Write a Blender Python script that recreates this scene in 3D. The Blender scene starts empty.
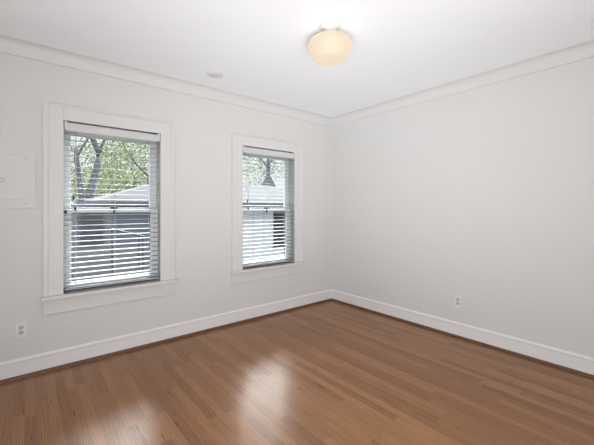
import bpy, bmesh, math, random
from mathutils import Vector, Matrix
random.seed(7)
SC = bpy.context.scene
COL = SC.collection

# ------------------------------------------------------------------ camera
F_PX, CAM_H = 329.0, 1.28
cam_data = bpy.data.cameras.new('camera')
cam_data.sensor_width = 36.0
cam_data.lens = 36.0 * F_PX / 594.0
cam_data.shift_y = -(222.5 - 208.5) / 594.0
cam_data.clip_start = 0.02
cam = bpy.data.objects.new('camera', cam_data)
cam.location = (0, 0, CAM_H)
YAW = math.atan2(-0.6375, 0.7707)
cam.rotation_euler = (math.pi / 2, 0, YAW)
COL.objects.link(cam)
SC.camera = cam

# ------------------------------------------------------------------ sky, lights, exposure
SC.view_settings.view_transform = 'Standard'
SC.view_settings.look = 'None'
SC.view_settings.gamma = 1.0
SC.view_settings.use_curve_mapping = False
SC.view_settings.exposure = 0.0

world = bpy.data.worlds.new('overcast_sky')
SC.world = world
world.use_nodes = True
wn = world.node_tree
wn.nodes.clear()
w_out = wn.nodes.new('ShaderNodeOutputWorld')
w_bg = wn.nodes.new('ShaderNodeBackground')
w_tc = wn.nodes.new('ShaderNodeTexCoord')
w_sep = wn.nodes.new('ShaderNodeSeparateXYZ')
w_ramp = wn.nodes.new('ShaderNodeMapRange')       # overcast: dim at the horizon, brighter overhead
w_ramp.interpolation_type = 'SMOOTHSTEP'
w_ramp.inputs['From Min'].default_value = 0.20; w_ramp.inputs['From Max'].default_value = 0.50
w_dot = wn.nodes.new('ShaderNodeVectorMath'); w_dot.operation = 'DOT_PRODUCT'   # thin cloud around the hidden sun
SUN_EL, SUN_AZ = math.radians(32), math.atan2(2.0, 3.25)
w_dot.inputs[1].default_value = (math.cos(SUN_EL)*math.sin(SUN_AZ), math.cos(SUN_EL)*math.cos(SUN_AZ), math.sin(SUN_EL))
w_glow = wn.nodes.new('ShaderNodeMapRange'); w_glow.interpolation_type = 'SMOOTHSTEP'
w_glow.inputs['From Min'].default_value = math.cos(math.radians(29)); w_glow.inputs['From Max'].default_value = math.cos(math.radians(8))
w_glow.inputs['To Min'].default_value = 2.2; w_glow.inputs['To Max'].default_value = 64.0
w_mul = wn.nodes.new('ShaderNodeMath'); w_mul.operation = 'MULTIPLY_ADD'; w_mul.inputs[2].default_value = 1.0
w_bg.inputs['Color'].default_value = (0.96, 0.98, 1.0, 1)
wn.links.new(w_tc.outputs['Generated'], w_sep.inputs[0])
wn.links.new(w_tc.outputs['Generated'], w_dot.inputs[0])
wn.links.new(w_sep.outputs['Z'], w_ramp.inputs['Value'])
wn.links.new(w_dot.outputs['Value'], w_glow.inputs['Value'])
wn.links.new(w_ramp.outputs[0], w_mul.inputs[0]); wn.links.new(w_glow.outputs[0], w_mul.inputs[1])
wn.links.new(w_mul.outputs[0], w_bg.inputs['Strength'])
wn.links.new(w_bg.outputs[0], w_out.inputs[0])

# room extents (camera stands at x = y = 0)
X0, X1, Y0, Y1, ZC = -1.45, 3.318, -1.40, 3.252, 2.53
WT = 0.20                                          # outer wall thickness

def area(name, loc, target, sx, sy, power, color):
    d = bpy.data.lights.new(name, 'AREA')
    d.shape = 'RECTANGLE'; d.size = sx; d.size_y = sy; d.energy = power; d.color = color
    o = bpy.data.objects.new(name, d)
    o.location = loc
    o.rotation_euler = (Vector(target) - Vector(loc)).to_track_quat('-Z', 'Y').to_euler()
    COL.objects.link(o)
    return o
# unseen fill lights added behind the camera to brighten walls and ceiling
LC = (0.95, 0.985, 1.03)
area('low_corner_fill', (-0.25, -0.40, 0.50), (2.75, 2.5, ZC), 1.3, 0.7, 30, LC).data.spread = math.radians(110)
area('rear_fill', (0.9, Y0 + 0.15, 1.15), (1.9, 2.6, 1.2), 2.4, 1.6, 25, LC)
area('far_ceiling_fill', (-0.35, -0.55, 0.50), (3.0, 2.9, ZC), 1.2, 0.6, 7, LC).data.spread = math.radians(60)
area('side_fill', (X0 + 0.15, 0.4, 0.95), (0.6, 3.2, 1.2), 1.6, 1.3, 28, LC)

# ------------------------------------------------------------------ materials
def mat(name):
    m = bpy.data.materials.new(name); m.use_nodes = True
    return m, m.node_tree, m.node_tree.nodes['Principled BSDF']
def simple(name, rgb, rough=0.5, metal=0.0, spec=0.5, bump=0.0, bscale=200.0, var=0.0):
    m, nt, b = mat(name)
    b.inputs['Base Color'].default_value = (*rgb, 1)
    b.inputs['Roughness'].default_value = rough
    b.inputs['Metallic'].default_value = metal
    b.inputs['Specular IOR Level'].default_value = spec
    if bump or var:
        tc = nt.nodes.new('ShaderNodeTexCoord')
        nz = nt.nodes.new('ShaderNodeTexNoise'); nz.inputs['Scale'].default_value = bscale
        nz.inputs['Detail'].default_value = 3
        nt.links.new(tc.outputs['Object'], nz.inputs['Vector'])
        if bump:
            bp = nt.nodes.new('ShaderNodeBump'); bp.inputs['Strength'].default_value = bump
            bp.inputs['Distance'].default_value = 0.002
            nt.links.new(nz.outputs[0], bp.inputs['Height']); nt.links.new(bp.outputs[0], b.inputs['Normal'])
        if var:
            mx = nt.nodes.new('ShaderNodeMix'); mx.data_type = 'RGBA'
            mx.inputs['A'].default_value = (*[c * (1 - var) for c in rgb], 1)
            mx.inputs['B'].default_value = (*[min(1, c * (1 + var)) for c in rgb], 1)
            nt.links.new(nz.outputs[0], mx.inputs['Factor']); nt.links.new(mx.outputs['Result'], b.inputs['Base Color'])
    return m

M_WALL = simple('wall_paint', (0.672, 0.662, 0.642), 0.85, spec=0.2, bump=0.06, bscale=350)
M_CEIL = simple('ceiling_paint', (0.925, 0.94, 0.96), 0.9, spec=0.2, bump=0.05, bscale=250)
M_TRIM = simple('trim_paint', (0.682, 0.673, 0.654), 0.45, spec=0.35)
M_BASE = simple('baseboard_paint', (0.80, 0.79, 0.775), 0.4, spec=0.4)
M_CROWN = simple('crown_paint', (0.685, 0.678, 0.66), 0.5, spec=0.4)
M_SASH = simple('sash_vinyl', (0.74, 0.75, 0.75), 0.4)
M_JAMB = simple('jamb_liner', (0.36, 0.37, 0.35), 0.5)
M_SCRFR = simple('screen_frame_grey', (0.08, 0.08, 0.08), 0.5)
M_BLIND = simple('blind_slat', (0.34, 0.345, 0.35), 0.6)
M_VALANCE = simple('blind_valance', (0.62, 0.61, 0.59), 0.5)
M_CORD = simple('blind_cord', (0.42, 0.43, 0.44), 0.8)
M_DARKCORD = simple('dark_tassel', (0.05, 0.05, 0.055), 0.6)
M_BRONZE = simple('dark_metal', (0.06, 0.06, 0.06), 0.45, 0.6)
M_PLATE = simple('outlet_plate', (0.72, 0.715, 0.70), 0.35)
M_RECEPT = simple('outlet_receptacle', (0.50, 0.50, 0.49), 0.4)
M_SLOT = simple('outlet_slot', (0.04, 0.04, 0.04), 0.6)
M_SCREW = simple('painted_screw', (0.45, 0.45, 0.44), 0.45, 0.3)
M_PANEL = simple('panel_paint', (0.672, 0.662, 0.642), 0.55, spec=0.35)
M_DETECT = simple('detector_plastic', (0.70, 0.70, 0.70), 0.5)
M_CANOPY = simple('canopy_white', (0.74, 0.71, 0.66), 0.4)

def floor_material():
    m, nt, b = mat('oak_strip_floor')
    N, L = nt.nodes, nt.links
    def math_(op, a=None, c=None):
        n = N.new('ShaderNodeMath'); n.operation = op
        for i, v in enumerate((a, c)):
            if v is None: continue
            if isinstance(v, (int, float)): n.inputs[i].default_value = v
            else: L.new(v, n.inputs[i])
        return n.outputs[0]
    tc = N.new('ShaderNodeTexCoord'); sp = N.new('ShaderNodeSeparateXYZ'); L.new(tc.outputs['Object'], sp.inputs[0])
    x, y = sp.outputs['X'], sp.outputs['Y']
    W, LEN = 0.0572, 0.95
    xs = math_('DIVIDE', x, W); row = math_('FLOOR', xs); fx = math_('FRACT', xs)
    wn1 = N.new('ShaderNodeTexWhiteNoise'); wn1.noise_dimensions = '1D'; L.new(row, wn1.inputs['W'])
    ys = math_('ADD', math_('DIVIDE', y, LEN), math_('MULTIPLY', wn1.outputs['Value'], 7.31))
    brd = math_('FLOOR', ys); fy = math_('FRACT', ys)
    cmb = N.new('ShaderNodeCombineXYZ'); L.new(row, cmb.inputs[0]); L.new(brd, cmb.inputs[1])
    wn2 = N.new('ShaderNodeTexWhiteNoise'); wn2.noise_dimensions = '2D'; L.new(cmb.outputs[0], wn2.inputs['Vector'])
    # grain: noise stretched along the board, shifted per board
    off = N.new('ShaderNodeCombineXYZ')
    L.new(math_('MULTIPLY', wn2.outputs['Value'], 37.0), off.inputs[2])
    L.new(math_('MULTIPLY', x, 120.0), off.inputs[0]); L.new(math_('MULTIPLY', y, 5.0), off.inputs[1])
    g = N.new('ShaderNodeTexNoise'); g.inputs['Scale'].default_value = 1.0; g.inputs['Detail'].default_value = 4
    g.inputs['Distortion'].default_value = 0.4; L.new(off.outputs[0], g.inputs['Vector'])
    off2 = N.new('ShaderNodeCombineXYZ')
    L.new(math_('MULTIPLY', wn2.outputs['Value'], 91.0), off2.inputs[2])
    L.new(math_('MULTIPLY', x, 16.0), off2.inputs[0]); L.new(math_('MULTIPLY', y, 1.5), off2.inputs[1])
    wv = N.new('ShaderNodeTexWave'); wv.inputs['Scale'].default_value = 1.6; wv.inputs['Distortion'].default_value = 6.0
    wv.inputs['Detail'].default_value = 2.0; L.new(off2.outputs[0], wv.inputs['Vector'])
    tone = N.new('ShaderNodeValToRGB')
    e = tone.color_ramp.elements
    e[0].position = 0.0; e[0].color = (0.150, 0.060, 0.016, 1)
    e[1].position = 1.0; e[1].color = (0.42, 0.200, 0.084, 1)
    mid = e.new(0.5); mid.color = (0.290, 0.126, 0.047, 1)
    t = math_('ADD', math_('ADD', math_('MULTIPLY', wn2.outputs['Value'], 0.46), math_('MULTIPLY', g.outputs[0], 0.75)),
              math_('MULTIPLY', wv.outputs['Fac'], 0.34))
    L.new(math_('SUBTRACT', t, 0.27), tone.inputs[0])
    # joints between boards
    ex = math_('MINIMUM', fx, math_('SUBTRACT', 1.0, fx))
    ey = math_('MINIMUM', fy, math_('SUBTRACT', 1.0, fy))
    jx = math_('LESS_THAN', ex, 0.016); jy = math_('LESS_THAN', ey, 0.0012)
    joint = math_('MAXIMUM', jx, jy)
    mx = N.new('ShaderNodeMix'); mx.data_type = 'RGBA'
    L.new(math_('MULTIPLY', joint, 0.4), mx.inputs['Factor'])
    L.new(tone.outputs[0], mx.inputs['A']); mx.inputs['B'].default_value = (0.10, 0.04, 0.018, 1)
    L.new(mx.outputs['Result'], b.inputs['Base Color'])
    r = math_('ADD', 0.25, math_('MULTIPLY', g.outputs[0], 0.08)); L.new(r, b.inputs['Roughness'])
    b.inputs['IOR'].default_value = 1.5
    b.inputs['Specular IOR Level'].default_value = 0.6
    b.inputs['Specular Tint'].default_value = (1.0, 0.86, 0.74, 1)
    b.inputs['Coat Weight'].default_value = 0.0; b.inputs['Coat Roughness'].default_value = 0.18
    bp = N.new('ShaderNodeBump'); bp.inputs['Strength'].default_value = 0.04; bp.inputs['Distance'].default_value = 0.0015
    h = math_('MULTIPLY', g.outputs[0], 0.4)
    L.new(h, bp.inputs['Height']); L.new(bp.outputs[0], b.inputs['Normal'])
    return m
M_FLOOR = floor_material()

def grain_wood(name, a, c):
    m, nt, b = mat(name)
    tc = nt.nodes.new('ShaderNodeTexCoord'); nz = nt.nodes.new('ShaderNodeTexNoise')
    nz.inputs['Scale'].default_value = 9; nz.inputs['Detail'].default_value = 4
    rp = nt.nodes.new('ShaderNodeValToRGB')
    rp.color_ramp.elements[0].color = (*a, 1); rp.color_ramp.elements[1].color = (*c, 1)
    nt.links.new(tc.outputs['Object'], nz.inputs['Vector']); nt.links.new(nz.outputs[0], rp.inputs[0])
    nt.links.new(rp.outputs[0], b.inputs['Base Color']); b.inputs['Roughness'].default_value = 0.4
    return m
M_SHOE = grain_wood('stained_shoe_moulding', (0.10, 0.042, 0.02), (0.16, 0.072, 0.036))

def glass_material():
    m = bpy.data.materials.new('window_glass'); m.use_nodes = True
    nt = m.node_tree; nt.nodes.clear()
    o = nt.nodes.new('ShaderNodeOutputMaterial'); mx = nt.nodes.new('ShaderNodeMixShader')
    tr = nt.nodes.new('ShaderNodeBsdfTransparent'); gl = nt.nodes.new('ShaderNodeBsdfGlossy'); fr = nt.nodes.new('ShaderNodeFresnel')
    tr.inputs[0].default_value = (0.95, 0.97, 0.97, 1); gl.inputs['Roughness'].default_value = 0.02; fr.inputs['IOR'].default_value = 1.45
    ge = nt.nodes.new('ShaderNodeNewGeometry'); ml = nt.nodes.new('ShaderNodeMath'); ml.operation = 'MULTIPLY'
    iv = nt.nodes.new('ShaderNodeMath'); iv.operation = 'SUBTRACT'; iv.inputs[0].default_value = 1.0     # no inner total reflection in a thin pane
    nt.links.new(ge.outputs['Backfacing'], iv.inputs[1]); nt.links.new(fr.outputs[0], ml.inputs[0]); nt.links.new(iv.outputs[0], ml.inputs[1])
    nt.links.new(ml.outputs[0], mx.inputs[0]); nt.links.new(tr.outputs[0], mx.inputs[1]); nt.links.new(gl.outputs[0], mx.inputs[2])
    nt.links.new(mx.outputs[0], o.inputs[0])
    return m
M_GLASS = glass_material()
def screen_material():
    m = bpy.data.materials.new('insect_screen_mesh'); m.use_nodes = True
    nt = m.node_tree; nt.nodes.clear()
    o = nt.nodes.new('ShaderNodeOutputMaterial'); mx = nt.nodes.new('ShaderNodeMixShader')
    tr = nt.nodes.new('ShaderNodeBsdfTransparent'); df = nt.nodes.new('ShaderNodeBsdfDiffuse')
    df.inputs[0].default_value = (0.07, 0.075, 0.085, 1); mx.inputs[0].default_value = 0.15
    nt.links.new(tr.outputs[0], mx.inputs[1]); nt.links.new(df.outputs[0], mx.inputs[2]); nt.links.new(mx.outputs[0], o.inputs[0])
    return m
M_SCREEN = screen_material()
def opal_material():
    m, nt, b = mat('lit_opal_glass')
    b.inputs['Base Color'].default_value = (0.13, 0.125, 0.11, 1)
    b.inputs['Roughness'].default_value = 0.6
    b.inputs['Emission Color'].default_value = (1.0, 0.81, 0.58, 1)
    b.inputs['Emission Strength'].default_value = 0.74
    return m
M_OPAL = opal_material()

# exterior
def siding(name, rgb, pitch, axis='Z', depth=0.35):
    m, nt, b = mat(name)
    N, L = nt.nodes, nt.links
    tc = N.new('ShaderNodeTexCoord'); sp = N.new('ShaderNodeSeparateXYZ'); L.new(tc.outputs['Object'], sp.inputs[0])
    d = N.new('ShaderNodeMath'); d.operation = 'DIVIDE'; L.new(sp.outputs[axis], d.inputs[0]); d.inputs[1].default_value = pitch
    fr = N.new('ShaderNodeMath'); fr.operation = 'FRACT'; L.new(d.outputs[0], fr.inputs[0])
    lt = N.new('ShaderNodeMath'); lt.operation = 'LESS_THAN'; L.new(fr.outputs[0], lt.inputs[0]); lt.inputs[1].default_value = 0.09
    mx = N.new('ShaderNodeMix'); mx.data_type = 'RGBA'
    mx.inputs['A'].default_value = (*rgb, 1); mx.inputs['B'].default_value = (*[c * (1 - depth) for c in rgb], 1)
    L.new(lt.outputs[0], mx.inputs['Factor']); L.new(mx.outputs['Result'], b.inputs['Base Color'])
    b.inputs['Roughness'].default_value = 0.8
    return m
M_SIDING = siding('blue_grey_siding', (0.16, 0.18, 0.22), 0.16)
M_BOARD = siding('white_board_wall', (0.68, 0.70, 0.76), 0.42, 'X')
M_ROOF = simple('grey_roof_shingle', (0.014, 0.014, 0.017), 0.9, bump=0.3, bscale=8, var=0.25)
M_ROOF2 = simple('pale_roof_shingle', (0.10, 0.10, 0.115), 0.9, bscale=8, var=0.2)
M_FASCIA = simple('dark_fascia', (0.11, 0.12, 0.14), 0.7, spec=0.2)
M_DARKWIN = simple('dark_opening', (0.025, 0.03, 0.042), 0.6, spec=0.2)
M_FOUND = simple('pale_concrete', (0.20, 0.20, 0.215), 0.9, bscale=6, var=0.12)
M_GROUND = simple('driveway_concrete', (0.06, 0.06, 0.06), 0.95, bscale=3, var=0.15)
M_BARK = simple('grey_bark', (0.115, 0.115, 0.135), 0.9, bump=0.6, bscale=12, var=0.35)
def leaf_mat(name, a, c):
    m, nt, b = mat(name)
    N, L = nt.nodes, nt.links
    tc = N.new('ShaderNodeTexCoord'); nz = N.new('ShaderNodeTexNoise'); nz.inputs['Scale'].default_value = 1.2
    rp = N.new('ShaderNodeValToRGB'); rp.color_ramp.elements[0].position = 0.35; rp.color_ramp.elements[1].position = 0.65
    rp.color_ramp.elements[0].color = (*a, 1); rp.color_ramp.elements[1].color = (*c, 1)
    L.new(tc.outputs['Object'], nz.inputs['Vector']); L.new(nz.outputs[0], rp.inputs[0]); L.new(rp.outputs[0], b.inputs['Base Color'])
    b.inputs['Roughness'].default_value = 0.7
    return m
M_LEAF = leaf_mat('spring_leaves', (0.14, 0.19, 0.07), (0.26, 0.32, 0.13))
M_LEAF2 = leaf_mat('pale_leaves', (0.20, 0.27, 0.18), (0.36, 0.43, 0.31))

# ------------------------------------------------------------------ mesh helpers
def box(bm, a, b):
    x0, y0, z0 = a; x1, y1, z1 = b
    v = [bm.verts.new(p) for p in ((x0,y0,z0),(x1,y0,z0),(x1,y1,z0),(x0,y1,z0),(x0,y0,z1),(x1,y0,z1),(x1,y1,z1),(x0,y1,z1))]
    for f in ((0,3,2,1),(4,5,6,7),(0,1,5,4),(1,2,6,5),(2,3,7,6),(3,0,4,7)):
        bm.faces.new([v[i] for i in f])
def boxes(*bb):
    bm = bmesh.new()
    for a, b in bb: box(bm, a, b)
    return bm
def tube(bm, pts, radii, seg=8, cap=True):
    rings = []
    for i, p in enumerate(pts):
        p = Vector(p)
        d = (Vector(pts[min(i+1, len(pts)-1)]) - Vector(pts[max(i-1, 0)])).normalized()
        u = d.orthogonal().normalized() if abs(d.z) > 0.999 else d.cross(Vector((0,0,1))).normalized()
        w = d.cross(u)
        r = radii[i] if isinstance(radii, (list, tuple)) else radii
        rings.append([bm.verts.new(p + (u*math.cos(t) + w*math.sin(t))*r) for t in (2*math.pi*k/seg for k in range(seg))])
    for a, b in zip(rings, rings[1:]):
        for k in range(seg):
            bm.faces.new((a[k], a[(k+1) % seg], b[(k+1) % seg], b[k]))
    if cap:
        bm.faces.new(rings[0][::-1]); bm.faces.new(rings[-1])
def lathe(bm, prof, seg=48, axis=Matrix.Identity(4)):
    rings = []
    for r, z in prof:
        if r < 1e-6: rings.append([bm.verts.new(axis @ Vector((0, 0, z)))])
        else: rings.append([bm.verts.new(axis @ Vector((r*math.cos(t), r*math.sin(t), z))) for t in (2*math.pi*k/seg for k in range(seg))])
    for a, b in zip(rings, rings[1:]):
        for k in range(seg):
            q = [a[k % len(a)], a[(k+1) % len(a)], b[(k+1) % len(b)], b[k % len(b)]]
            q2 = []
            for v in q:
                if v not in q2: q2.append(v)
            if len(q2) > 2: bm.faces.new(q2)
def obj(name, bm, m, parent=None, loc=(0,0,0), smooth=False, bevel=0.0):
    bmesh.ops.recalc_face_normals(bm, faces=bm.faces)
    me = bpy.data.meshes.new(name); bm.to_mesh(me); bm.free()
    for mm in (m if isinstance(m, (list, tuple)) else [m]): me.materials.append(mm)
    if smooth:
        for p in me.polygons: p.use_smooth = True
    o = bpy.data.objects.new(name, me); COL.objects.link(o); o.location = loc
    if parent: o.parent = parent
    if bevel:
        md = o.modifiers.new('bevel', 'BEVEL'); md.width = bevel; md.segments = 2; md.limit_method = 'ANGLE'
    return o
def empty(name, loc, rz=0.0):
    o = bpy.data.objects.new(name, None); o.location = loc; o.rotation_euler = (0, 0, rz)
    o.empty_display_size = 0.1; COL.objects.link(o); return o
def tag(o, label, cat, group=None):
    o['label'] = label; o['category'] = cat
    if group: o['group'] = group
    return o
def struct(o, label=None):
    o['kind'] = 'structure'
    if label: o['label'] = label
    return o

# ------------------------------------------------------------------ the room
W1 = (0.240, 0.994)      # window openings along x
W2 = (1.884, 2.642)
ZS, ZH = 0.592, 1.992    # stool top, head of the opening

struct(obj('floor', boxes(((X0, Y0, -0.05), (X1, Y1, 0.0))), M_FLOOR), 'medium brown oak strip floor with a satin finish')
struct(obj('ceiling', boxes(((X0-0.2, Y0-0.2, ZC), (X1+0.2, Y1+0.2, ZC+0.12))), M_CEIL), 'flat white painted ceiling')

def wall_with_holes(name, m, fixed, horiz, holes, span, axis):
    """boxes around rectangular holes; axis 'x' = wall runs along x, fixed=(y0,y1)"""
    bm = bmesh.new()
    def put(a0, a1, z0, z1):
        if a1 - a0 < 1e-4 or z1 - z0 < 1e-4: return
        if axis == 'x': box(bm, (a0, fixed[0], z0), (a1, fixed[1], z1))
        else: box(bm, (fixed[0], a0, z0), (fixed[1], a1, z1))
    cur = span[0]
    for a0, a1, z0, z1 in holes:
        put(cur, a0, -0.05, ZC); put(a0, a1, -0.05, z0); put(a0, a1, z1, ZC); cur = a1
    put(cur, span[1], -0.05, ZC)
    return obj(name, bm, m)
JB = 0.018   # jamb board thickness
struct(wall_with_holes('wall_left', M_WALL, (Y1, Y1+WT), None,
       [(W1[0]-JB, W1[1]+JB, ZS-0.03, ZH+JB), (W2[0]-JB, W2[1]+JB, ZS-0.03, ZH+JB)], (X0-WT, X1+WT), 'x'),
       'white wall with the two windows')
struct(obj('wall_right', boxes(((X1, Y0-WT, -0.05), (X1+WT, Y1, ZC))), M_WALL), 'plain white wall on the right')
struct(obj('wall_rear', boxes(((X0-WT, Y0-WT, -0.05), (X1, Y0, ZC))), M_WALL), 'white wall behind the viewer')
struct(obj('wall_side', boxes(((X0-WT, Y0, -0.05), (X0, Y1, ZC))), M_WALL), 'white wall out of view on the left')

def mitred(name, prof, m, side, z_label=None, smooth=False):
    """extrude a profile of (projection, z) along one wall, mitred at both ends"""
    bm = bmesh.new(); ends = []
    for e in (0, 1):
        ring = []
        for d, z in prof:
            if side == 'left':  p = ((X0 + d) if e == 0 else (X1 - d), Y1 - d, z)
            if side == 'right': p = (X1 - d, (Y0 + d) if e == 0 else (Y1 - d), z)
            if side == 'rear':  p = ((X0 + d) if e == 0 else (X1 - d), Y0 + d, z)
            if side == 'side':  p = (X0 + d, (Y0 + d) if e == 0 else (Y1 - d), z)
            ring.append(bm.verts.new(p))
        ends.append(ring)
    n = len(prof)
    for k in range(n):
        bm.faces.new((ends[0][k], ends[0][(k+1) % n], ends[1][(k+1) % n], ends[1][k]))
    bm.faces.new(ends[0]); bm.faces.new(ends[1][::-1])
    return struct(obj(name, bm, m))
BASE = [(0, 0), (0.014, 0), (0.014, 0.122), (0.019, 0.126), (0.020, 0.133), (0.018, 0.139), (0.010, 0.144), (0.007, 0.150), (0, 0.150)]
SHOE = [(0.013, 0), (0.033, 0)] + [(0.014 + 0.019*math.cos(t), 0.024*math.sin(t)) for t in (0.3, 0.7, 1.1, 1.45)] + [(0.013, 0.025)]
CRN = [(0, 2.428), (0.012, 2.428), (0.014, 2.436), (0.014, 2.440)]
CRN += [(0.014 + 0.062*(1-math.cos(t)), 2.440 + 0.088*math.sin(t)) for t in (0.2, 0.4, 0.6, 0.8, 1.0, 1.2, 1.4, 1.57)]
CRN += [(0.076, ZC), (0, ZC)]
k = 1
for s in ('left', 'right', 'rear', 'side'):
    mitred('baseboard_' + s, BASE, M_BASE, s)['label'] = 'tall white baseboard with a moulded cap'
for s in ('left', 'right', 'rear', 'side'):
    mitred('trim_%d' % k, SHOE, M_SHOE, s)['label'] = 'brown stained shoe moulding along the baseboard'; k += 1
for s in ('left', 'right', 'rear', 'side'):
    mitred('trim_%d' % k, CRN, M_CROWN, s)['label'] = 'white cove crown moulding'; k += 1

# ------------------------------------------------------------------ windows
CW, CT = 0.132, 0.018     # casing width, thickness
def build_window(n, x0, x1, label):
    yf = Y1 - CT
    w = struct(empty('window_%d' % n, ((x0+x1)/2, Y1, ZS)), label)
    T = Matrix.Translation(-w.location)
    def part(name, bm, m, parent=None, **kw):
        bm.transform(T)
        return obj(name, bm, m, parent or w, **kw)
    zt = ZH + 0.121
    ca = boxes(((x0-CW+0.03, yf, ZS), (x0, Y1, zt-0.016)), ((x1, yf, ZS), (x1+CW-0.03, Y1, zt-0.016)), ((x0, yf, ZH), (x1, Y1, zt-0.016)))
    part('casing', ca, M_TRIM, bevel=0.0015)
    yb = Y1 - CT - 0.009
    bb = boxes(((x0-CW, yb, ZS), (x0-CW+0.034, Y1, zt)), ((x1+CW-0.034, yb, ZS), (x1+CW, Y1, zt)), ((x0-CW+0.034, yb, zt-0.018), (x1+CW-0.034, Y1, zt)))
    part('backband', bb, M_TRIM, bevel=0.003)
    st = boxes(((x0-CW-0.014, Y1-0.058, ZS-0.027), (x1+CW+0.014, Y1, ZS)), ((x0-JB, Y1, ZS-0.027), (x1+JB, Y1+WT, ZS)))
    part('stool', st, M_TRIM, bevel=0.004)
    part('apron', boxes(((x0-CW+0.002, yf, ZS-0.145), (x1+CW-0.002, Y1, ZS-0.027))), M_TRIM, bevel=0.003)
    jm = boxes(((x0-JB, Y1, ZS), (x0, Y1+WT, ZH)), ((x1, Y1, ZS), (x1+JB, Y1+WT, ZH)), ((x0-JB, Y1, ZH), (x1+JB, Y1+WT, ZH+JB)))
    part('jamb', jm, M_JAMB)
    # double-hung sashes: lower one inside, upper one outside
    ST, RL, ya, yc = 0.060, 0.090, Y1 + 0.072, Y1 + 0.112
    zm0, zm1 = 1.243, 1.290
    def sash(name, y, z0, z1, bot, top):
        s = boxes(((x0, y, z0), (x0+ST, y+0.034, z1)), ((x1-ST, y, z0), (x1, y+0.034, z1)),
                  ((x0+ST, y, z0), (x1-ST, y+0.034, z0+bot)), ((x0+ST, y, z1-top), (x1-ST, y+0.034, z1)))
        so = part(name, s, M_SASH, bevel=0.002)
        g = boxes(((x0+ST-0.004, y+0.015, z0+bot-0.004), (x1-ST+0.004, y+0.019, z1-top+0.004)))
        part('glass_pane', g, M_GLASS, so)
        return so
    lo = sash('lower_sash', ya, ZS+0.002, zm1, 0.070, 0.042)
    sash('upper_sash', yc, zm0, ZH-0.002, 0.042, RL)
    xm = (x0+x1)/2
    part('sash_lock', boxes(((xm-0.028, ya-0.014, zm1-0.014), (xm+0.028, ya+0.022, zm1+0.006)), ((xm-0.008, ya-0.020, zm1-0.06), (xm+0.006, ya-0.006, zm1-0.006))), M_BRONZE, lo, bevel=0.003)
    part('tilt_latch', boxes(((x0+0.006, ya-0.006, zm1-0.050), (x0+0.030, ya+0.012, zm1-0.026))), M_BRONZE, lo, bevel=0.002)
    part('dark_sash_strip', boxes(((x0, ya-0.012, ZS), (x1, ya, ZS+0.022))), M_BRONZE, lo)  # dark strip along the foot of the lower sash
    sc = part('insect_screen', boxes(((x0+0.03, yc+0.045, ZS+0.03), (x1-0.03, yc+0.047, zm1-0.01))), M_SCREEN)
    fr = boxes(((x0, yc+0.040, ZS), (x0+0.03, yc+0.052, zm1)), ((x1-0.03, yc+0.040, ZS), (x1, yc+0.052, zm1)),
               ((x0+0.03, yc+0.040, ZS), (x1-0.03, yc+0.052, ZS+0.03)), ((x0+0.03, yc+0.040, zm1-0.02), (x1-0.03, yc+0.052, zm1)))
    part('screen_frame', fr, M_SCRFR, sc)
    return w
build_window(1, *W1, 'white double-hung window on the left, trees and grey roof outside')
build_window(2, *W2, 'white double-hung window nearer the room corner')

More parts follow.
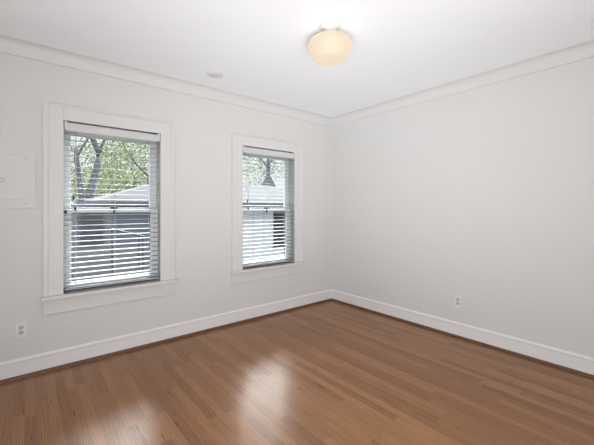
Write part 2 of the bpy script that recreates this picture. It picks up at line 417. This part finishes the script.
# ------------------------------------------------------------------ blinds
def build_blind(x0, x1, label):
    b = empty('window_blind', ((x0+x1)/2, Y1+0.02, ZH))
    tag(b, label, 'blind', 'white slatted blinds in the two windows')
    T = Matrix.Translation(-b.location)
    def part(name, bm, m, parent=None, **kw):
        bm.transform(T); return obj(name, bm, m, parent or b, **kw)
    xa, xb, yc = x0+0.006, x1-0.006, Y1+0.022
    hr = part('headrail', boxes(((xa, yc-0.022, ZH-0.060), (xb, yc+0.028, ZH-0.010))), M_VALANCE, bevel=0.002)
    part('valance', boxes(((xa+0.012, yc-0.034, ZH-0.080), (xb-0.012, yc-0.024, ZH-0.020))), M_VALANCE, hr, bevel=0.003)
    for s, (p, q) in enumerate(((xa, xa+0.018), (xb-0.018, xb))):
        part('end_bracket', boxes(((p, yc-0.038, ZH-0.072), (q, yc-0.012, ZH-0.003))), M_VALANCE, hr, bevel=0.002)
    part('bracket_latch', boxes(((xb-0.075, yc-0.036, ZH-0.012), (xb-0.030, yc-0.02, ZH-0.005))), M_BRONZE, hr)
    # slats: 50 mm, slightly crowned, 44 mm apart
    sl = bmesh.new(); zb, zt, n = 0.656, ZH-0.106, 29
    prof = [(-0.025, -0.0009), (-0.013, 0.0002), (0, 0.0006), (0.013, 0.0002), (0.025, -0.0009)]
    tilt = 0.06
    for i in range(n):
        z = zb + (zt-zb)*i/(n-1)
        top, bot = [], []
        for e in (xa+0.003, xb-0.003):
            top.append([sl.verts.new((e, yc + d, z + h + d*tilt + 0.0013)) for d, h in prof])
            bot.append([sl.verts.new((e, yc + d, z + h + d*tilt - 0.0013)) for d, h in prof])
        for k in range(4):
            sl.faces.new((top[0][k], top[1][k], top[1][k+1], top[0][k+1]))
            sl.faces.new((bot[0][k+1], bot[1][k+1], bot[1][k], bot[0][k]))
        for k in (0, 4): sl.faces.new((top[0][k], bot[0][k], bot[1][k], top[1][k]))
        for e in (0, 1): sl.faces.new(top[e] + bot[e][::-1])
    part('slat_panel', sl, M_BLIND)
    part('bottom_rail', boxes(((xa+0.003, yc-0.025, 0.613), (xb-0.003, yc+0.025, 0.629))), M_BLIND, bevel=0.003)
    for fx in (0.11, 0.5, 0.89):
        x = xa + (xb-xa)*fx
        lc = bmesh.new()
        for dy in (-0.027, 0.027):
            tube(lc, [(x, yc+dy, 0.615), (x, yc+dy, ZH-0.056)], 0.0014, 5)
        part('ladder_cord', lc, M_CORD)
    for dx, zt_ in ((0.062, 1.372), (0.072, 1.283)):
        c = bmesh.new(); tube(c, [(xa+dx, yc-0.030, ZH-0.07), (xa+dx, yc-0.030, zt_)], 0.0011, 5)
        cd = part('pull_cord', c, M_CORD)
        t = bmesh.new()
        lathe(t, [(0, 0.014), (0.004, 0.012), (0.008, -0.004), (0.009, -0.016), (0, -0.018)], 10, Matrix.Translation((xa+dx, yc-0.030, zt_)))
        part('tassel', t, M_DARKCORD, cd, smooth=True)
    return b
build_blind(*W1, 'open white slatted blind in the left window, tree trunks behind it')
build_blind(*W2, 'open white slatted blind in the window nearer the room corner')

# ------------------------------------------------------------------ ceiling light
L0 = (1.606, 1.588, ZC)
cl = tag(empty('ceiling_light', L0), 'lit cream schoolhouse glass globe light on the white ceiling', 'ceiling light')
bm = bmesh.new(); lathe(bm, [(0, 0), (0.072, 0), (0.072, -0.006), (0.068, -0.014), (0.052, -0.022), (0.050, -0.026), (0, -0.026)], 48)
obj('canopy', bm, M_CANOPY, cl, smooth=True)
bm = bmesh.new(); lathe(bm, [(0.046, -0.024), (0.046, -0.05), (0.056, -0.054), (0.056, -0.078), (0.046, -0.08), (0, -0.08)], 48)
obj('fitter', bm, M_CANOPY, cl, smooth=True)
gp = [(0.050, -0.076), (0.066, -0.081), (0.094, -0.088), (0.120, -0.098), (0.139, -0.113), (0.148, -0.130), (0.150, -0.142), (0.147, -0.157),
      (0.138, -0.177), (0.127, -0.199), (0.116, -0.219), (0.106, -0.233), (0.092, -0.243), (0.072, -0.249), (0.040, -0.252), (0, -0.253)]
bm = bmesh.new(); lathe(bm, gp, 64)
gl = obj('glass_globe', bm, M_OPAL, cl, smooth=True)

# ------------------------------------------------------------------ smoke detector
sd = tag(empty('smoke_detector', (1.367, 2.852, ZC)), 'small flat round disc on the ceiling near the window wall', 'smoke detector')
bm = bmesh.new(); lathe(bm, [(0, 0), (0.076, 0), (0.076, -0.004), (0.070, -0.008), (0, -0.008)], 40); obj('base_plate', bm, M_DETECT, sd)
bm = bmesh.new(); lathe(bm, [(0, -0.007), (0.060, -0.007), (0.058, -0.012), (0.046, -0.015), (0, -0.016)], 40); obj('cover', bm, M_DETECT, sd)

# ------------------------------------------------------------------ outlets
def build_outlet(loc, rz, label):
    o = tag(empty('electrical_outlet', loc, rz), label, 'electrical outlet', 'duplex outlets on the walls')
    obj('cover_plate', boxes(((-0.035, -0.006, -0.057), (0.035, 0, 0.057))), M_PLATE, o, bevel=0.002)
    for zc in (-0.0195, 0.0195):
        bm = bmesh.new()
        ring = [(0.0172*math.cos(t), 0.0172*math.sin(t)) for t in (2*math.pi*k/24 for k in range(24))]
        ring = [(x, max(-0.0145, min(0.0145, z))) for x, z in ring]
        a = [bm.verts.new((x, -0.0085, z+zc)) for x, z in ring]; c = [bm.verts.new((x, -0.005, z+zc)) for x, z in ring]
        bm.faces.new(a)
        for q in range(24): bm.faces.new((a[q], a[(q+1) % 24], c[(q+1) % 24], c[q]))
        r = obj('receptacle', bm, M_RECEPT, o)
        sb = boxes(((-0.0075, -0.0092, zc-0.001), (-0.0050, -0.0083, zc+0.008)), ((0.0050, -0.0092, zc-0.001), (0.0075, -0.0083, zc+0.007)),
                   ((-0.0025, -0.0092, zc-0.010), (0.0025, -0.0083, zc-0.005)))
        obj('socket_slot', sb, M_SLOT, r)
    bm = bmesh.new(); lathe(bm, [(0, 0.0085), (0.003, 0.008), (0.0035, 0.005), (0, 0.005)], 12, Matrix.Rotation(math.pi/2, 4, 'X'))
    obj('screw', bm, M_SCREW, o)
    return o
build_outlet((-0.022, Y1, 0.362), 0, 'white duplex outlet below the breaker panel, left of the left window')
build_outlet((X1, 1.500, 0.358), -math.pi/2, 'white duplex outlet low on the bare right wall')

# ------------------------------------------------------------------ breaker panel
pn = tag(empty('breaker_box', (-0.148, Y1, 1.482)), 'white painted flush breaker panel beside the left window', 'electrical panel')
cp = obj('cover_plate', boxes(((-0.214, -0.011, -0.200), (0.214, 0, 0.200))), M_PANEL, pn, bevel=0.002)
obj('door', boxes(((-0.168, -0.0145, -0.135), (0.168, -0.010, 0.135))), M_PANEL, pn, bevel=0.0015)
lt = boxes(((0.010, -0.018, 0.012), (0.036, -0.013, 0.020)), ((0.010, -0.018, -0.008), (0.036, -0.013, 0.000)))
obj('latch', lt, M_SCREW, pn, bevel=0.001)
for sx in (-0.155, 0.155):
    for sz in (-0.165, 0.175):
        bm = bmesh.new(); lathe(bm, [(0, 0.014), (0.005, 0.013), (0.006, 0.010), (0, 0.010)], 12, Matrix.Translation((sx, 0, sz)) @ Matrix.Rotation(math.pi/2, 4, 'X'))
        obj('screw', bm, M_SCREW, pn)

# ------------------------------------------------------------------ outdoors
GZ = -0.42
gb = bmesh.new(); box(gb, (-40, Y1+WT, GZ-0.2), (70, 90, GZ))
struct(obj('ground', gb, M_GROUND), 'pale concrete driveway outside the windows')

def neighbour():
    x0, x1, y0, ye, ze, half, rise = 1.18, 10.5, 9.3, 9.0, 1.43, 2.5, 0.33
    h = tag(empty('neighbour_house', (x0, y0, GZ)), 'grey sided neighbouring house with low hipped shingle roof outside', 'house')
    T = Matrix.Translation(-h.location)
    def part(name, bm, m, parent=None, **kw):
        bm.transform(T); return obj(name, bm, m, parent or h, **kw)
    y1 = y0 + 2*half - 0.6
    part('wall', boxes(((x0-0.25, y0, 0.30), (4.6, y1, ze-0.02))), M_SIDING)
    part('board_wall', boxes(((4.6, y0, GZ), (x1-0.25, y1, ze-0.02))), M_BOARD)
    part('foundation', boxes(((x0-0.25, y0-0.03, GZ), (4.6, y1, 0.30))), M_FOUND)
    # hip roof
    bm = bmesh.new(); ov = 0.0
    ex0, ex1, ey0, ey1 = x0, x1, ye, ye + 2*half
    zr = ze + half*rise
    e = [bm.verts.new(p) for p in ((ex0, ey0, ze), (ex1, ey0, ze), (ex1, ey1, ze), (ex0, ey1, ze))]
    r = [bm.verts.new((ex0+half, ey0+half, zr)), bm.verts.new((ex1-half, ey0+half, zr))]
    bm.faces.new((e[0], e[1], r[1], r[0])); bm.faces.new((e[1], e[2], r[1])); bm.faces.new((e[2], e[3], r[0], r[1])); bm.faces.new((e[3], e[0], r[0]))
    bm.faces.new(e[::-1])
    rf = part('roof', bm, M_ROOF)
    part('gutter', boxes(((ex0-0.30, ey0-0.09, ze-0.08), (ex1, ey0+0.01, ze+0.03))), M_FASCIA, rf)
    wd = part('window', boxes(((0.97, y0-0.05, 0.36), (1.52, y0-0.02, 1.30))), M_FASCIA)
    part('pane', boxes(((1.01, y0-0.06, 0.41), (1.48, y0-0.049, 1.25))), M_DARKWIN, wd)
    dr = part('doorway', boxes(((6.62, y0-0.05, -0.06), (7.05, y0-0.02, 1.25))), M_DARKWIN)
neighbour()

def handrail():
    h = tag(empty('handrail', (2.0, 7.0, GZ)), 'thin dark metal handrail outside the left window', 'handrail')
    T = Matrix.Translation(-h.location)
    bm = bmesh.new(); tube(bm, [(1.25, 7.0, 0.90), (1.83, 7.0, 0.72)], 0.014, 8); bm.transform(T); obj('rail', bm, M_BRONZE, h)
    for x, z in ((1.27, 0.89), (1.74, 0.745), (1.81, 0.725)):
        bm = bmesh.new(); tube(bm, [(x, 7.0, GZ), (x, 7.0, z)], 0.013, 8); bm.transform(T); obj('post', bm, M_BRONZE, h)
handrail()

def far_house(x, y, w, d, zw, zr, label, m):
    h = tag(empty('house', (x, y, GZ)), label, 'house')
    obj('wall', boxes(((-w/2, 0, 0), (w/2, d, zw-GZ))), M_BOARD, h)
    bm = bmesh.new(); a = zw-GZ; t = zr-GZ
    e = [bm.verts.new(p) for p in ((-w*.62, -w*.12, a), (w*.62, -w*.12, a), (w*.62, d+w*.12, a), (-w*.62, d+w*.12, a))]
    ap = bm.verts.new((0, d/2, t))
    for q in range(4): bm.faces.new((e[q], e[(q+1) % 4], ap))
    bm.faces.new(e[::-1]); obj('roof', bm, m, h)
far_house(16.05, 22.8, 0.9, 0.9, 2.9, 4.45, 'small building with a pointed grey roof behind the neighbouring house', M_ROOF2)
far_house(6.1, 36.0, 2.2, 3, 4.2, 5.2, 'far pale house with a peaked roof among the trees', M_ROOF2)

def tree(loc, branches, blobs, n, size, leaf, label, group='trees behind the neighbouring house'):
    t = tag(empty('tree', loc), label, 'tree', group)
    T = Matrix.Translation(-Vector(loc))
    bm = bmesh.new()
    for pts, rad in branches: tube(bm, pts, rad, 8)
    bm.transform(T); obj('trunk', bm, M_BARK, t, smooth=True)
    bm = bmesh.new()
    for (c, r), k in zip(blobs, n):
        for _ in range(k):
            while True:
                p = Vector((random.uniform(-1,1), random.uniform(-1,1), random.uniform(-1,1)))
                if p.length <= 1: break
            p = Vector(c) + Vector((p.x*r[0], p.y*r[1], p.z*r[2]))
            u = Vector((random.gauss(0,1), random.gauss(0,1), random.gauss(0,1))).normalized()
            w = u.orthogonal().normalized(); s = size*random.uniform(0.6, 1.3)
            # a folded leaf of two faces
            nrm = u.cross(w)
            v = [bm.verts.new(p - u*s), bm.verts.new(p + w*s*0.5 + nrm*s*0.12), bm.verts.new(p + u*s), bm.verts.new(p - w*s*0.5 + nrm*s*0.12)]
            bm.faces.new((v[0], v[1], v[2])); bm.faces.new((v[0], v[2], v[3]))
    bm.transform(T); obj('foliage', bm, leaf, t)

def P(u, v, Y):      # a world point outdoors at distance Y that lies in the direction seen at (u, v)
    rx = (u-297)*0.7705 + 329*0.6375; ry = -(u-297)*-0.0 - (u-297)*0.6372 + 329*0.7707
    k = Y/ry
    return (rx*k, Y, CAM_H + (208.5-v)*k)
Yt = 17.0
def B(pts, Y, r0, r1):
    q = [P(u, v, Y) for u, v in pts]
    return (q, [r0 + (r1-r0)*i/(len(q)-1) for i in range(len(q))])
b0 = P(88, 200, Yt)
tree((b0[0], Yt, GZ), [
    ([(b0[0], Yt, GZ), P(88, 203, Yt)], [0.17, 0.165]),
    B([(88, 203), (91, 190), (95, 175), (98.5, 162), (98, 150), (94, 141), (90, 132)], Yt, 0.165, 0.12),
    B([(97.5, 156), (103, 143), (108, 130), (112, 118)], Yt, 0.07, 0.03),
    B([(81.5, 206), (81, 190), (78.5, 172), (76.5, 158), (76.5, 148)], Yt, 0.13, 0.08),
    B([(77, 156), (82, 148), (87, 140), (92, 128)], Yt, 0.06, 0.035)],
    [(P(80, 165, 19), (2.2, 1.2, 1.3)), (P(112, 150, 19), (1.6, 1.0, 0.9))], [520, 520], 0.10, M_LEAF,
    'grey forked tree with two leaning trunks outside the left window')
b1 = P(140, 180, 21)
tree((b1[0], 21, GZ), [
    ([(b1[0], 21, GZ), P(150, 175, 21)], [0.16, 0.12]),
    B([(150, 178), (137, 165), (129, 154), (122, 142), (118, 130)], 21, 0.07, 0.03),
    B([(150, 172), (152, 150), (150, 130)], 21, 0.09, 0.05),
    B([(131, 157), (138, 146), (146, 137)], 21, 0.03, 0.02)],
    [(P(128, 160, 22), (2.2, 1.2, 1.3)), (P(142, 150, 22), (1.4, 1.0, 1.2))], [900, 350], 0.11, M_LEAF,
    'tree with thin bare branches crossing the right of the left window')
for (u, v, Y, r, n, lab) in ((88, 188, 31, (3.0, 1.5, 1.7), 2200, 'low leafy tree between the forked tree and the far pale house'),
                             (122, 186, 25, (2.8, 1.5, 1.6), 2200, 'broad leafy tree rising above the sloping edge of the grey roof')):
    c = P(u, v, Y)
    tree((c[0], Y, GZ), [([(c[0], Y, GZ), (c[0], Y, c[2])], [0.2, 0.12])], [(c, r)], [n], 0.13, M_LEAF, lab)
c = P(268, 160, 30)
tree((c[0], 30, GZ), [([(c[0], 30, GZ), P(268, 178, 30), P(268.5, 166, 30), P(268, 150, 30)], [0.3, 0.26, 0.22, 0.12]),
                      B([(268, 168), (262, 160), (255, 152)], 30, 0.1, 0.05), B([(268.5, 164), (276, 156), (283, 148)], 30, 0.1, 0.05)],
     [(P(253, 162, 31), (3.2, 1.5, 3.2)), (P(273, 158, 31), (3.0, 1.5, 2.6))], [620, 420], 0.22, M_LEAF2,
     'pale green tree above the roof ridge outside the window nearer the corner')
